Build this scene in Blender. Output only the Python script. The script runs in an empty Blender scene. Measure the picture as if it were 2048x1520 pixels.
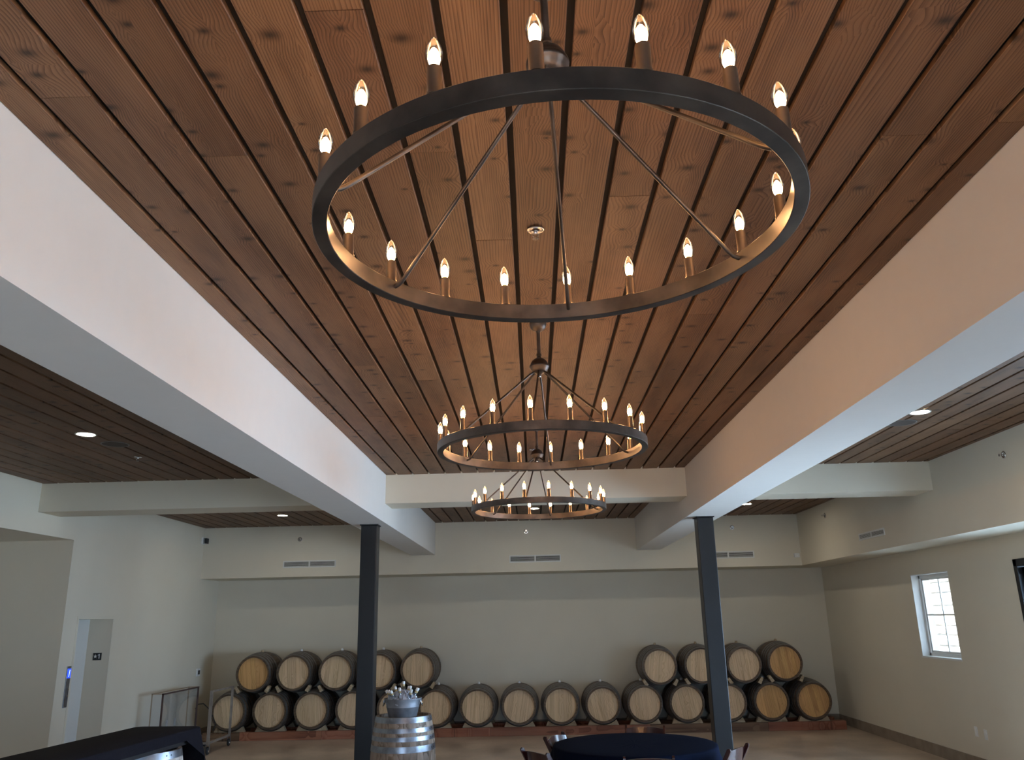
import bpy, math, random
from mathutils import Vector, Matrix
random.seed(7)
C = bpy.context.scene.collection
PI = math.pi
scene = bpy.context.scene

# ------------------------------------------------------------------ camera
F, PITCH, YAW, ROLL = 1631.594, 0.28501, -0.020082, -0.021880
cam_d = bpy.data.cameras.new('camera'); cam = bpy.data.objects.new('camera', cam_d); C.objects.link(cam)
cam_d.sensor_width = 36.0; cam_d.lens = F / 2048 * 36.0; cam_d.clip_start = 0.05; cam_d.clip_end = 300
cy_, sy_ = math.cos(YAW), math.sin(YAW)
fw = Vector((sy_*math.cos(PITCH), cy_*math.cos(PITCH), math.sin(PITCH)))
rt = Vector((cy_, -sy_, 0)); up = rt.cross(fw)
rt2 = rt*math.cos(ROLL) + up*math.sin(ROLL); up2 = -rt*math.sin(ROLL) + up*math.cos(ROLL)
M = Matrix((( rt2.x, up2.x, -fw.x, 0), (rt2.y, up2.y, -fw.y, 0), (rt2.z, up2.z, -fw.z, 1.91), (0, 0, 0, 1)))
cam.matrix_world = M
scene.camera = cam

# ------------------------------------------------------------------ light, exposure
scene.view_settings.view_transform = 'Standard'; scene.view_settings.look = 'None'
scene.view_settings.gamma = 1.0; scene.view_settings.use_curve_mapping = False
scene.view_settings.exposure = 0.0
world = bpy.data.worlds.new('world'); scene.world = world; world.use_nodes = True
bg = world.node_tree.nodes['Background']; bg.inputs[0].default_value = (0.54, 0.74, 1.0, 1); bg.inputs[1].default_value = 13.5
BULB = 178.0         # emission of the bulb filaments
DOWN = 175.0         # emission of the downlight lenses
DAY = (0.48, 0.71, 1.0)
def area(name, loc, rot, sx, sy, power, col=DAY):
    l = bpy.data.lights.new(name, 'AREA'); l.shape = 'RECTANGLE'; l.size = sx; l.size_y = sy; l.energy = power; l.color = col
    o = bpy.data.objects.new(name, l); o.location = loc; o.rotation_euler = rot; C.objects.link(o); return o
# daylight through the two glazed door openings in the right wall
area('daylight_near_doors', (5.78, 7.4, 1.30), (0, math.radians(76), 0), 2.2, 4.2, 470)
area('daylight_entrance_doors', (5.75, -0.3, 1.25), (0, math.radians(90), 0), 2.3, 2.8, 60)
def portal(name, loc, rot, sx, sy):
    o = area(name, loc, rot, sx, sy, 1); o.data.cycles.is_portal = True
portal('portal_near_doors', (5.72, 7.4, 1.22), (0, math.radians(90), 0), 2.4, 4.4)
portal('portal_entrance_doors', (5.72, -0.3, 1.22), (0, math.radians(90), 0), 2.4, 3.0)
portal('portal_window', (5.72, 11.7, 1.84), (0, math.radians(90), 0), 1.12, 1.11)
portal('portal_added_doors', (-0.1, -4.28, 1.22), (math.radians(90), 0, 0), 3.4, 2.4)  # sky sampling for the doors added behind the viewer
sun_d = bpy.data.lights.new('sun', 'SUN'); sun_d.energy = 48.0; sun_d.angle = 0.009; sun_d.color = (1, .95, .88)
sun = bpy.data.objects.new('sun', sun_d); C.objects.link(sun)
sun.rotation_euler = Vector((-0.62, -0.25, 0.75)).to_track_quat('Z', 'Y').to_euler()

# ------------------------------------------------------------------ materials
def mat(name):
    m = bpy.data.materials.new(name); m.use_nodes = True
    nt = m.node_tree; b = nt.nodes['Principled BSDF']; return m, nt, b
def N(nt, t, **kw):
    n = nt.nodes.new(t)
    for k, v in kw.items(): setattr(n, k, v)
    return n
def simple(name, col, rough=0.5, metal=0.0, spec=0.5, vary=0.0, scale=8.0, bump=0.0, coat=0.0):
    m, nt, b = mat(name)
    b.inputs['Roughness'].default_value = rough; b.inputs['Metallic'].default_value = metal
    b.inputs['Specular IOR Level'].default_value = spec; b.inputs['Coat Weight'].default_value = coat
    b.inputs['Base Color'].default_value = (*col, 1)
    tc = N(nt, 'ShaderNodeTexCoord'); no = N(nt, 'ShaderNodeTexNoise'); no.inputs['Scale'].default_value = scale; no.inputs['Detail'].default_value = 5
    nt.links.new(tc.outputs['Object'], no.inputs['Vector'])
    if vary > 0:
        r = N(nt, 'ShaderNodeValToRGB'); e = r.color_ramp.elements
        e[0].position = 0.3; e[1].position = 0.7
        e[0].color = (*[c*(1-vary) for c in col], 1); e[1].color = (*[min(1, c*(1+vary)) for c in col], 1)
        nt.links.new(no.outputs['Fac'], r.inputs[0]); nt.links.new(r.outputs[0], b.inputs['Base Color'])
    if bump > 0:
        bp = N(nt, 'ShaderNodeBump'); bp.inputs['Strength'].default_value = bump; bp.inputs['Distance'].default_value = 0.01
        nt.links.new(no.outputs['Fac'], bp.inputs['Height']); nt.links.new(bp.outputs[0], b.inputs['Normal'])
    return m
def mathn(nt, op, a, b=None, c=None):
    n = N(nt, 'ShaderNodeMath', operation=op)
    for i, v in enumerate((a, b, c)):
        if v is None: continue
        if hasattr(v, 'links') or hasattr(v, 'is_linked'): nt.links.new(v, n.inputs[i])
        else: n.inputs[i].default_value = v
    return n.outputs[0]

def wood(name, light, mid, dark, axis='y', cross=1.0, along=1.0, rings=16.0, knots=1.0, rough=0.55, bumpy=0.25, spread=0.35, grain_mix=0.55, straight=3.0):
    """boards sawn across the rings: contour lines of a stretched noise, pores, knots, a tone per object"""
    m, nt, b = mat(name); L = nt.links.new
    tc = N(nt, 'ShaderNodeTexCoord'); oi = N(nt, 'ShaderNodeObjectInfo')
    sep = N(nt, 'ShaderNodeSeparateXYZ'); L(tc.outputs['Object'], sep.inputs[0])
    X, Y, Z = sep.outputs
    if axis == 'y': A, B_, D_ = Y, X, Z
    elif axis == 'z': A, B_, D_ = Z, X, Y
    else: A, B_, D_ = X, Y, Z
    off = mathn(nt, 'MULTIPLY', oi.outputs['Random'], 61.7)
    off2 = mathn(nt, 'MULTIPLY', mathn(nt, 'FRACT', mathn(nt, 'MULTIPLY', oi.outputs['Random'], 517.3)), 37.0)
    def vec(sa, sb, sd=1.0):
        c = N(nt, 'ShaderNodeCombineXYZ')
        L(mathn(nt, 'ADD', mathn(nt, 'MULTIPLY', B_, sb), off), c.inputs[0])
        L(mathn(nt, 'ADD', mathn(nt, 'MULTIPLY', A, sa), off2), c.inputs[1])
        L(mathn(nt, 'MULTIPLY', D_, sd*sb), c.inputs[2]); return c.outputs[0]
    # knots
    vo = N(nt, 'ShaderNodeTexVoronoi', voronoi_dimensions='2D'); vo.inputs['Scale'].default_value = 1.0; vo.inputs['Randomness'].default_value = 0.9
    L(vec(7.0*along, 5.0*cross), vo.inputs['Vector'])
    kd = vo.outputs['Distance']
    csep = N(nt, 'ShaderNodeSeparateColor'); L(vo.outputs['Color'], csep.inputs[0])
    has = mathn(nt, 'GREATER_THAN', csep.outputs[0], 0.56)
    ksz = mathn(nt, 'ADD', mathn(nt, 'MULTIPLY', csep.outputs[1], 0.11), 0.06)
    kn = mathn(nt, 'MULTIPLY', mathn(nt, 'POWER', 2.718, mathn(nt, 'MULTIPLY', mathn(nt, 'POWER', mathn(nt, 'DIVIDE', kd, ksz), 2.0), -1.0)), has)
    kw = mathn(nt, 'MULTIPLY', mathn(nt, 'POWER', 2.718, mathn(nt, 'MULTIPLY', mathn(nt, 'POWER', mathn(nt, 'DIVIDE', kd, mathn(nt, 'MULTIPLY', ksz, 3.0)), 2.0), -1.0)), has)
    # contour rings
    n1 = N(nt, 'ShaderNodeTexNoise'); n1.inputs['Scale'].default_value = 1.0; n1.inputs['Detail'].default_value = 1.2; n1.inputs['Roughness'].default_value = 0.45
    L(vec(0.20*along, 3.0*cross), n1.inputs['Vector'])
    v = mathn(nt, 'ADD', n1.outputs['Fac'], mathn(nt, 'MULTIPLY', kw, 0.11))
    ctr = mathn(nt, 'MULTIPLY', mathn(nt, 'SUBTRACT', mathn(nt, 'FRACT', mathn(nt, 'MULTIPLY', oi.outputs['Random'], 173.1)), 0.5), 0.16)
    v = mathn(nt, 'ADD', v, mathn(nt, 'MULTIPLY', mathn(nt, 'ABSOLUTE', mathn(nt, 'SUBTRACT', B_, ctr)), straight))
    ph = mathn(nt, 'FRACT', mathn(nt, 'MULTIPLY', v, rings))
    ringv = mathn(nt, 'POWER', ph, 2.2)
    # fibres
    n2 = N(nt, 'ShaderNodeTexNoise'); n2.inputs['Scale'].default_value = 1.0; n2.inputs['Detail'].default_value = 3
    L(vec(5.0*along, 170*cross), n2.inputs['Vector'])
    n3 = N(nt, 'ShaderNodeTexNoise'); n3.inputs['Scale'].default_value = 1.0; n3.inputs['Detail'].default_value = 3
    L(vec(1.3*along, 7*cross), n3.inputs['Vector'])
    g = mathn(nt, 'ADD', mathn(nt, 'MULTIPLY', ringv, grain_mix), mathn(nt, 'MULTIPLY', mathn(nt, 'SUBTRACT', n2.outputs['Fac'], 0.5), 0.55))
    g = mathn(nt, 'ADD', g, mathn(nt, 'MULTIPLY', mathn(nt, 'SUBTRACT', n3.outputs['Fac'], 0.5), 0.9))
    g = mathn(nt, 'ADD', g, 0.10)
    r = N(nt, 'ShaderNodeValToRGB'); e = r.color_ramp.elements
    e[0].position = 0.08; e[0].color = (*light, 1); e[1].position = 0.82; e[1].color = (*dark, 1)
    k = e.new(0.42); k.color = (*mid, 1)
    L(g, r.inputs[0])
    mk = N(nt, 'ShaderNodeMix', data_type='RGBA'); mk.inputs[7].default_value = (*[c*0.28 for c in dark], 1)
    L(mathn(nt, 'MINIMUM', mathn(nt, 'MULTIPLY', kn, 0.85*knots), 1.0), mk.inputs[0]); L(r.outputs[0], mk.inputs[6])
    hv = N(nt, 'ShaderNodeHueSaturation')
    L(mathn(nt, 'ADD', mathn(nt, 'MULTIPLY', mathn(nt, 'FRACT', mathn(nt, 'MULTIPLY', oi.outputs['Random'], 91.3)), spread), 1-spread/2), hv.inputs['Value'])
    L(mathn(nt, 'ADD', mathn(nt, 'MULTIPLY', mathn(nt, 'FRACT', mathn(nt, 'MULTIPLY', oi.outputs['Random'], 33.7)), 0.006), 0.499), hv.inputs['Hue'])
    L(mk.outputs[2], hv.inputs['Color']); L(hv.outputs[0], b.inputs['Base Color'])
    b.inputs['Roughness'].default_value = rough; b.inputs['Specular IOR Level'].default_value = 0.35
    bp = N(nt, 'ShaderNodeBump'); bp.inputs['Strength'].default_value = bumpy; bp.inputs['Distance'].default_value = 0.002; bp.invert = True
    L(g, bp.inputs['Height']); L(bp.outputs[0], b.inputs['Normal'])
    return m

PAINT = simple('cream_paint', (0.68, 0.625, 0.51), 0.85, spec=0.2, vary=0.02, scale=1.2)
PAINTW = simple('white_paint', (0.72, 0.70, 0.665), 0.6, spec=0.3, vary=0.01)
CEIL = wood('cedar_plank', (0.200, 0.108, 0.057), (0.122, 0.060, 0.030), (0.030, 0.015, 0.009), knots=1.0, rings=21, straight=4.6, spread=.36, grain_mix=.50)
DARKB = simple('ceiling_backing', (0.02, 0.014, 0.010), 0.9)
BRONZE = None
def metal_patina(name, c0, c1, rough=0.42, metal=0.85, scale=9.0):
    m, nt, b = mat(name); L = nt.links.new
    tc = N(nt, 'ShaderNodeTexCoord'); no = N(nt, 'ShaderNodeTexNoise'); no.inputs['Scale'].default_value = scale; no.inputs['Detail'].default_value = 6
    L(tc.outputs['Object'], no.inputs['Vector'])
    r = N(nt, 'ShaderNodeValToRGB'); e = r.color_ramp.elements; e[0].position = .35; e[1].position = .7; e[0].color = (*c0, 1); e[1].color = (*c1, 1)
    L(no.outputs['Fac'], r.inputs[0]); L(r.outputs[0], b.inputs['Base Color'])
    b.inputs['Metallic'].default_value = metal; b.inputs['Roughness'].default_value = rough
    rr = N(nt, 'ShaderNodeMapRange'); rr.inputs[3].default_value = rough-.1; rr.inputs[4].default_value = rough+.12
    L(no.outputs['Fac'], rr.inputs[0]); L(rr.outputs[0], b.inputs['Roughness'])
    return m
BRONZE = metal_patina('aged_bronze', (0.062, 0.054, 0.050), (0.140, 0.117, 0.100), 0.42)
SLEEVE = metal_patina('brushed_sleeve', (0.20, 0.155, 0.12), (0.30, 0.24, 0.19), 0.36)
ZINC = metal_patina('galvanised_steel', (0.24, 0.255, 0.29), (0.38, 0.41, 0.46), 0.33, 0.9, 14)
HOOPD = metal_patina('dull_hoop', (0.17, 0.16, 0.155), (0.27, 0.26, 0.25), 0.45, 0.7, 12)
STEELP = simple('charcoal_paint', (0.016, 0.017, 0.019), 0.38, spec=0.35, vary=0.08, scale=3)
CHROME = simple('chrome', (0.72, 0.72, 0.74), 0.18, metal=1.0)
WMETAL = simple('white_enamel', (0.70, 0.70, 0.67), 0.45)
GREYM = simple('grey_louvre', (0.80, 0.80, 0.76), 0.5)
BLACKV = simple('black_void', (0.01, 0.01, 0.01), 0.9)
BLACKCLOTH = simple('black_cloth', (0.010, 0.009, 0.013), 0.85, spec=0.12, vary=0.15, scale=60, bump=0.15)
NAVYCLOTH = simple('dark_tablecloth', (0.003, 0.0055, 0.016), 0.9, spec=0.05, vary=0.12, scale=70, bump=0.1)
MAHOG = simple('mahogany_lacquer', (0.030, 0.006, 0.007), 0.22, spec=0.6, vary=0.2, scale=10, coat=0.4)
BLACKPL = simple('black_plastic', (0.015, 0.015, 0.016), 0.4)
WPLAST = simple('white_plastic', (0.75, 0.75, 0.73), 0.4)
RUBBER = simple('rubber', (0.02, 0.02, 0.022), 0.7)
HEAD = wood('oak_head', (0.70, 0.51, 0.32), (0.58, 0.40, 0.235), (0.32, 0.205, 0.115), axis='y', cross=1.2, along=1.0, rings=9, knots=0.0, spread=0.22, grain_mix=0.4)
HEADO = wood('orange_oak_head', (0.66, 0.38, 0.155), (0.53, 0.29, 0.105), (0.32, 0.16, 0.055), axis='y', cross=1.2, rings=9, knots=0.0, spread=0.2, grain_mix=0.4)
STAVE = wood('dark_stave', (0.13, 0.085, 0.052), (0.085, 0.055, 0.034), (0.04, 0.026, 0.017), axis='z', rings=6, knots=0.2, spread=0.3)
STAVEG = wood('weathered_stave', (0.34, 0.27, 0.22), (0.24, 0.18, 0.135), (0.10, 0.072, 0.05), axis='z', cross=1.5, rings=8, knots=0.5, spread=0.35)
STAVEW = wood('bleached_stave', (0.52, 0.49, 0.45), (0.42, 0.38, 0.34), (0.22, 0.18, 0.15), axis='z', cross=1.5, rings=8, knots=0.8, spread=0.2)
RAILR = wood('redwood_rail', (0.36, 0.145, 0.085), (0.27, 0.095, 0.052), (0.14, 0.045, 0.026), axis='x', rings=8, knots=0.8, spread=0.35)
RAILB = wood('brown_rail', (0.23, 0.135, 0.075), (0.17, 0.09, 0.05), (0.09, 0.045, 0.025), axis='x', rings=8, knots=0.8, spread=0.3)
BLOCK = wood('pine_block', (0.46, 0.36, 0.24), (0.38, 0.28, 0.17), (0.24, 0.16, 0.09), axis='x', rings=6, knots=0.1, spread=0.2)

def floor_mat():
    m, nt, b = mat('polished_concrete'); L = nt.links.new
    tc = N(nt, 'ShaderNodeTexCoord')
    n1 = N(nt, 'ShaderNodeTexNoise'); n1.inputs['Scale'].default_value = 1.3; n1.inputs['Detail'].default_value = 7; n1.inputs['Roughness'].default_value = .6
    n2 = N(nt, 'ShaderNodeTexNoise'); n2.inputs['Scale'].default_value = 30; n2.inputs['Detail'].default_value = 4
    L(tc.outputs['Object'], n1.inputs['Vector']); L(tc.outputs['Object'], n2.inputs['Vector'])
    r = N(nt, 'ShaderNodeValToRGB'); e = r.color_ramp.elements
    e[0].position = .3; e[1].position = .68; e[0].color = (.36, .28, .215, 1); e[1].color = (.66, .53, .42, 1)
    mx = mathn(nt, 'ADD', n1.outputs['Fac'], mathn(nt, 'MULTIPLY', mathn(nt, 'SUBTRACT', n2.outputs['Fac'], .5), .25))
    L(mx, r.inputs[0]); L(r.outputs[0], b.inputs['Base Color'])
    rr = N(nt, 'ShaderNodeMapRange'); rr.inputs[3].default_value = .22; rr.inputs[4].default_value = .42; L(n1.outputs['Fac'], rr.inputs[0]); L(rr.outputs[0], b.inputs['Roughness'])
    return m
FLOORM = floor_mat()
def glassy(name, tint=(1, 1, 1), gloss=0.06, rough=0.02, fres=0.75):
    """thin clear glass: straight-through with a fresnel reflection"""
    m, nt, b = mat(name); L = nt.links.new; nt.nodes.remove(b)
    out = [n for n in nt.nodes if n.type == 'OUTPUT_MATERIAL'][0]
    t = N(nt, 'ShaderNodeBsdfTransparent'); t.inputs[0].default_value = (*tint, 1)
    g = N(nt, 'ShaderNodeBsdfGlossy'); g.inputs['Roughness'].default_value = rough
    lw = N(nt, 'ShaderNodeLayerWeight'); lw.inputs[0].default_value = 0.35
    mx = N(nt, 'ShaderNodeMixShader')
    L(mathn(nt, 'ADD', mathn(nt, 'MULTIPLY', lw.outputs['Fresnel'], fres), gloss), mx.inputs[0])
    L(t.outputs[0], mx.inputs[1]); L(g.outputs[0], mx.inputs[2]); L(mx.outputs[0], out.inputs[0])
    return m
BGLASS = glassy('bulb_glass', (1, .97, .92), 0.04)
WGLASS = glassy('window_glass', (.97, .99, 1), 0.02)
ACRYL = glassy('clear_acrylic', (.95, .96, .98), 0.03, fres=0.25)
BOTGL = glassy('bottle_glass', (.80, .84, .88), 0.16, 0.05)
def emis(name, col, s):
    m, nt, b = mat(name); b.inputs['Base Color'].default_value = (0, 0, 0, 1)
    b.inputs['Emission Color'].default_value = (*col, 1); b.inputs['Emission Strength'].default_value = s; return m
GLOW = emis('filament_glow', (1.0, .52, .22), BULB)
LENS = emis('downlight_lens', (1.0, .90, .74), DOWN)
LEDB = emis('blue_display', (.02, .06, 1.0), 2.2)
LEDW = emis('display_digit', (.45, .6, 1.0), 3.0)

# ------------------------------------------------------------------ mesh helpers
class MB:
    def __init__(s): s.v = []; s.f = []
    def add(s, vs, fs):
        n = len(s.v); s.v += [tuple(v) for v in vs]; s.f += [tuple(i+n for i in f) for f in fs]; return s
    def box(s, x0, x1, y0, y1, z0, z1, M_=None):
        vs = [(x0,y0,z0),(x1,y0,z0),(x1,y1,z0),(x0,y1,z0),(x0,y0,z1),(x1,y0,z1),(x1,y1,z1),(x0,y1,z1)]
        if M_: vs = [M_ @ Vector(v) for v in vs]
        return s.add(vs, [(3,2,1,0),(4,5,6,7),(0,1,5,4),(1,2,6,5),(2,3,7,6),(3,0,4,7)])
    def lathe(s, prof, n=24, M_=None, closed=False):
        vs = []; fs = []; m = len(prof)
        for i in range(n):
            a = 2*PI*i/n
            for r, z in prof: vs.append((r*math.cos(a), r*math.sin(a), z))
        for i in range(n):
            j = (i+1) % n
            for k in range(m-1 if not closed else m):
                k2 = (k+1) % m
                fs.append((i*m+k, j*m+k, j*m+k2, i*m+k2))
        if M_: vs = [M_ @ Vector(v) for v in vs]
        return s.add(vs, fs)
    def tube(s, pts, r, n=8, cap=True, radii=None):
        pts = [Vector(p) for p in pts]; vs = []; fs = []
        t0 = (pts[1]-pts[0]).normalized(); a = t0.orthogonal().normalized()
        for i, p in enumerate(pts):
            t = (pts[min(i+1, len(pts)-1)] - pts[max(i-1, 0)]).normalized()
            a = (a - t*a.dot(t)).normalized(); b = t.cross(a); rr = radii[i] if radii else r
            for k in range(n):
                q = 2*PI*k/n; vs.append(p + (a*math.cos(q) + b*math.sin(q))*rr)
        for i in range(len(pts)-1):
            for k in range(n):
                k2 = (k+1) % n; fs.append((i*n+k, i*n+k2, (i+1)*n+k2, (i+1)*n+k))
        if cap: fs.append(tuple(range(n-1, -1, -1))); fs.append(tuple((len(pts)-1)*n+k for k in range(n)))
        return s.add(vs, fs)
    def poly(s, pts, z0, z1, M_=None):  # prism from a polygon in xy
        n = len(pts); vs = [(x, y, z0) for x, y in pts] + [(x, y, z1) for x, y in pts]
        fs = [tuple(range(n-1, -1, -1)), tuple(range(n, 2*n))] + [(i, (i+1) % n, n+(i+1) % n, n+i) for i in range(n)]
        if M_: vs = [M_ @ Vector(v) for v in vs]
        return s.add(vs, fs)
    def mesh(s, name, m, smooth=False):
        me = bpy.data.meshes.new(name); me.from_pydata(s.v, [], s.f); me.update()
        if m: me.materials.append(m)
        if smooth:
            me.polygons.foreach_set('use_smooth', [True]*len(me.polygons))
            try: me.set_sharp_from_angle(angle=math.radians(smooth if smooth is not True else 40))
            except Exception: pass
        return me
    def obj(s, name, m, parent=None, loc=(0,0,0), rot=(0,0,0), smooth=False, bevel=0):
        return put(name, s.mesh(name, m, smooth), parent, loc, rot, bevel)
def put(name, me, parent=None, loc=(0,0,0), rot=(0,0,0), bevel=0):
    o = bpy.data.objects.new(name, me); C.objects.link(o); o.parent = parent
    o.location = loc; o.rotation_euler = rot
    if bevel:
        b = o.modifiers.new('bevel', 'BEVEL'); b.width = bevel; b.segments = 2; b.limit_method = 'ANGLE'
    return o
def tag(o, label=None, cat=None, group=None, kind=None):
    if label: o['label'] = label
    if cat: o['category'] = cat
    if group: o['group'] = group
    if kind: o['kind'] = kind
    return o
def thing(name, label, cat, loc=(0,0,0), rot=(0,0,0), group=None):
    o = bpy.data.objects.new(name, None); C.objects.link(o); o.location = loc; o.rotation_euler = rot
    o.empty_display_size = 0.1
    return tag(o, label, cat, group)
def structure(name, mb, m, label=None, cat=None, parent=None, **kw):
    o = mb.obj(name, m, parent, **kw)
    if parent is None: tag(o, label, cat, kind='structure')
    return o
def copy_tree(o, parent=None, loc=None, rot=None):
    c = o.copy(); C.objects.link(c); c.parent = parent
    if loc is not None: c.location = loc
    if rot is not None: c.rotation_euler = rot
    for ch in list(KIDS.get(o.name, o.children)): copy_tree(ch, c)
    return c
KIDS = {}
def box(*a): return MB().box(*a)

# ------------------------------------------------------------------ room shell
XL, XLo, XR, XRo = -1.7674, -2.2013, 1.878, 2.3121
ZC, ZB, ZCB, ZS = 3.6347, 3.0565, 3.2863, 2.7242
Y1, Y2, YS, YB = 9.873, 10.3616, 15.0613, 15.9478
XW, XS, XRW = -6.0286, 4.8151, 5.447
YF = -4.0; TOP = 3.95
structure('floor', box(-9.2, 5.75, YF-.3, YB+.3, -.2, 0), FLOORM, 'polished brown concrete floor under the barrels and tables', 'floor')
w = MB()
w.box(XW-.25, XW, 12.017, YB+.3, 0, TOP)            # beyond the lift
w.box(XW-.25, XW, 10.746, 11.10, 0, TOP)            # between the lift and the alcove
w.box(XW-.25, XW, 11.10, 12.017, 2.031, TOP)
w.box(XW-.25, XW, 4.0, 10.746, 3.03, TOP)           # header over the alcove
w.box(XW-.25, XW, YF-.3, 4.0, 0, TOP)
w.box(-9.2, XW-.25, 10.746, 10.95, 0, TOP)          # far side of the alcove
w.box(-9.2, -9.0, 4.0, 10.746, 0, TOP)
w.box(-9.2, XW-.25, 3.8, 4.0, 0, TOP)
w.box(-9.0, XW-.25, 4.0, 10.746, 3.03, 3.2)
w.box(XW-.62, XW-.25, 12.017, 12.2, 0, 2.3)         # lift shaft cheek
w.box(XW-.62, XW-.25, 10.95, 11.05, 0, 2.3)
w.box(XW-.62, XW-.25, 11.05, 12.017, 2.06, 2.3)
structure('wall_left', w, PAINT, 'off-white painted left wall with the lift door and alcove opening', 'wall')
w = MB()
w.box(XRW, XRW+.25, 12.256, YB+.3, 0, TOP); w.box(XRW, XRW+.25, 11.149, 12.256, 0, 1.285); w.box(XRW, XRW+.25, 11.149, 12.256, 2.40, TOP)
w.box(XRW, XRW+.25, 9.59, 11.149, 0, TOP); w.box(XRW, XRW+.25, 5.2, 9.59, 2.44, TOP)
w.box(XRW, XRW+.25, 1.2, 5.2, 0, TOP); w.box(XRW, XRW+.25, -1.8, 1.2, 2.44, TOP); w.box(XRW, XRW+.25, YF-.3, -1.8, 0, TOP)
structure('wall_right', w, PAINT, 'cream painted right wall with the small window', 'wall')
structure('wall_back', box(XW, XRW, YB, YB+.25, 0, TOP), PAINT, 'cream painted back wall behind the barrels', 'wall')
w = MB().box(XW, -1.8, YF-.25, YF, 0, TOP).box(1.6, XRW, YF-.25, YF, 0, TOP).box(-1.8, 1.6, YF-.25, YF, 2.44, TOP)
structure('wall_front', w, PAINT, 'cream painted wall behind the viewer', 'wall')
structure('soffit', box(XW, XRW, YS, YB, ZS, TOP), PAINT, 'cream soffit along the top of the back wall', 'soffit')
structure('soffit', box(XS, XRW, YF, YS, ZS, TOP), PAINT, 'cream soffit along the top of the right wall', 'soffit')
structure('beam', box(XLo, XL, YF, YS, ZB, TOP), PAINTW, 'deep white painted beam left of the chandeliers', 'beam')
structure('beam', box(XR, XRo, YF, YS, ZB, TOP), PAINTW, 'deep painted beam right of the chandeliers', 'beam')
structure('beam', box(XW, XLo, Y1, Y2, ZCB, TOP), PAINT, 'shallow crossbeam over the left side bay', 'beam')
structure('beam', box(XL, XR, Y1, Y2, ZCB, TOP), PAINT, 'shallow crossbeam over the middle bay', 'beam')
structure('beam', box(XRo, XS, Y1, Y2, ZCB, TOP), PAINT, 'shallow crossbeam over the right side bay', 'beam')
ceil = structure('ceiling', box(XW-.5, XRW+.5, YF-.3, YB+.3, ZC+.03, ZC+.06), DARKB, 'dark-stained plank ceiling between white beams', 'ceiling')
structure('roof', box(-9.5, 5.9, YF-.6, YB+.6, TOP, TOP+.2), PAINTW, 'roof slab above the plank ceiling', 'roof')

# planks: one object each, gaps of 2 cm on a 0.1994 m module
PIT, GAP, X0 = 0.1994, 0.0245, -0.041
joints = {-8:[2.34], -6:[2.73, 5.43], -3:[1.98, 6.57], 7:[2.74], -2:[2.75], -1:[3.52], 2:[3.14], -5:[5.06], -4:[5.83], 6:[7.35], -9:[5.43], 4:[5.9], 0:[7.9], 1:[5.4], 3:[8.1], 8:[5.0], -7:[6.9], 5:[4.6]}
pk = 0
def plank(xa, xb, ya, yb):
    global pk
    wd, ln = xb-xa, yb-ya; c = 0.0022; z0, z1 = ZC, ZC+.022
    hw, hl = wd/2, ln/2
    prof = [(-hw, z1-z0), (-hw, c), (-hw+c, 0), (hw-c, 0), (hw, c), (hw, z1-z0)]
    vs = [(x, -hl, z) for x, z in prof] + [(x, hl, z) for x, z in prof]
    n = 6; fs = [tuple(range(n)), tuple(range(2*n-1, n-1, -1))] + [((i+1) % n, i, n+i, n+(i+1) % n) for i in range(n)]
    o = MB().add(vs, fs).obj('plank', CEIL, ceil, ((xa+xb)/2, (ya+yb)/2, z0+random.uniform(-.0008, .0008)))
    pk += 1
def bay(xa, xb, ya, yb, jt, near=None):
    k0 = math.floor((xa-X0)/PIT); k = k0
    while X0+k*PIT < xb:
        a = max(xa+.002, X0+k*PIT+GAP/2); b = min(xb-.002, X0+(k+1)*PIT-GAP/2)
        if b-a > .02:
            js = [j for j in jt(k) if ya+.3 < j < yb-.3]
            ys = [ya] + sorted(js) + [yb]
            for p, q in zip(ys[:-1], ys[1:]): plank(a, b, p+.0012, q-.0012)
        k += 1
bay(XL, XR, -3.9, Y1, lambda k: joints.get(k, [random.uniform(2.5, 7)]))
bay(XL, XR, Y2, YS, lambda k: [random.uniform(11.5, 14)] if k % 2 else [])
bay(XW, XLo, 1.5, Y1, lambda k: [random.uniform(4, 8.5)])
bay(XW, XLo, Y2, YS, lambda k: [random.uniform(11.5, 14)] if k % 3 == 0 else [])
bay(XRo, XS, 1.5, Y1, lambda k: [random.uniform(4, 8.5)])
bay(XRo, XS, Y2, YS, lambda k: [])
structure('ceiling_cover', box(XW, XLo, YF, 1.5, ZC, ZC+.02), DARKB, 'unseen stretch of the left side ceiling', 'ceiling')
structure('ceiling_cover', box(XRo, XS, YF, 1.5, ZC, ZC+.02), DARKB, 'unseen stretch of the right side ceiling', 'ceiling')

# baseboards: concrete-coloured strips
BASEM = simple('stone_baseboard', (.27, .22, .17), .5, vary=.2, scale=5)
bb = tag(thing('baseboard_right', 'brown stone baseboard along the right wall', 'baseboard'), kind='structure')
y = 9.60
while y < YB:
    y2 = min(y+.61, YB-.015); box(XRW-.012, XRW, y+.0015, y2-.0015, 0, .15).obj('tile', BASEM, bb); y += .61
structure('baseboard_back', box(XW, XRW-.012, YB-.012, YB, 0, .15), BASEM, 'brown stone baseboard along the back wall', 'baseboard')
b_ = MB().box(XW, XW+.012, 12.08, YB-.012, 0, .15).box(XW, XW+.012, 10.75, 11.03, 0, .15)
structure('baseboard_left', b_, BASEM, 'brown stone baseboard along the left wall', 'baseboard')

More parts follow.
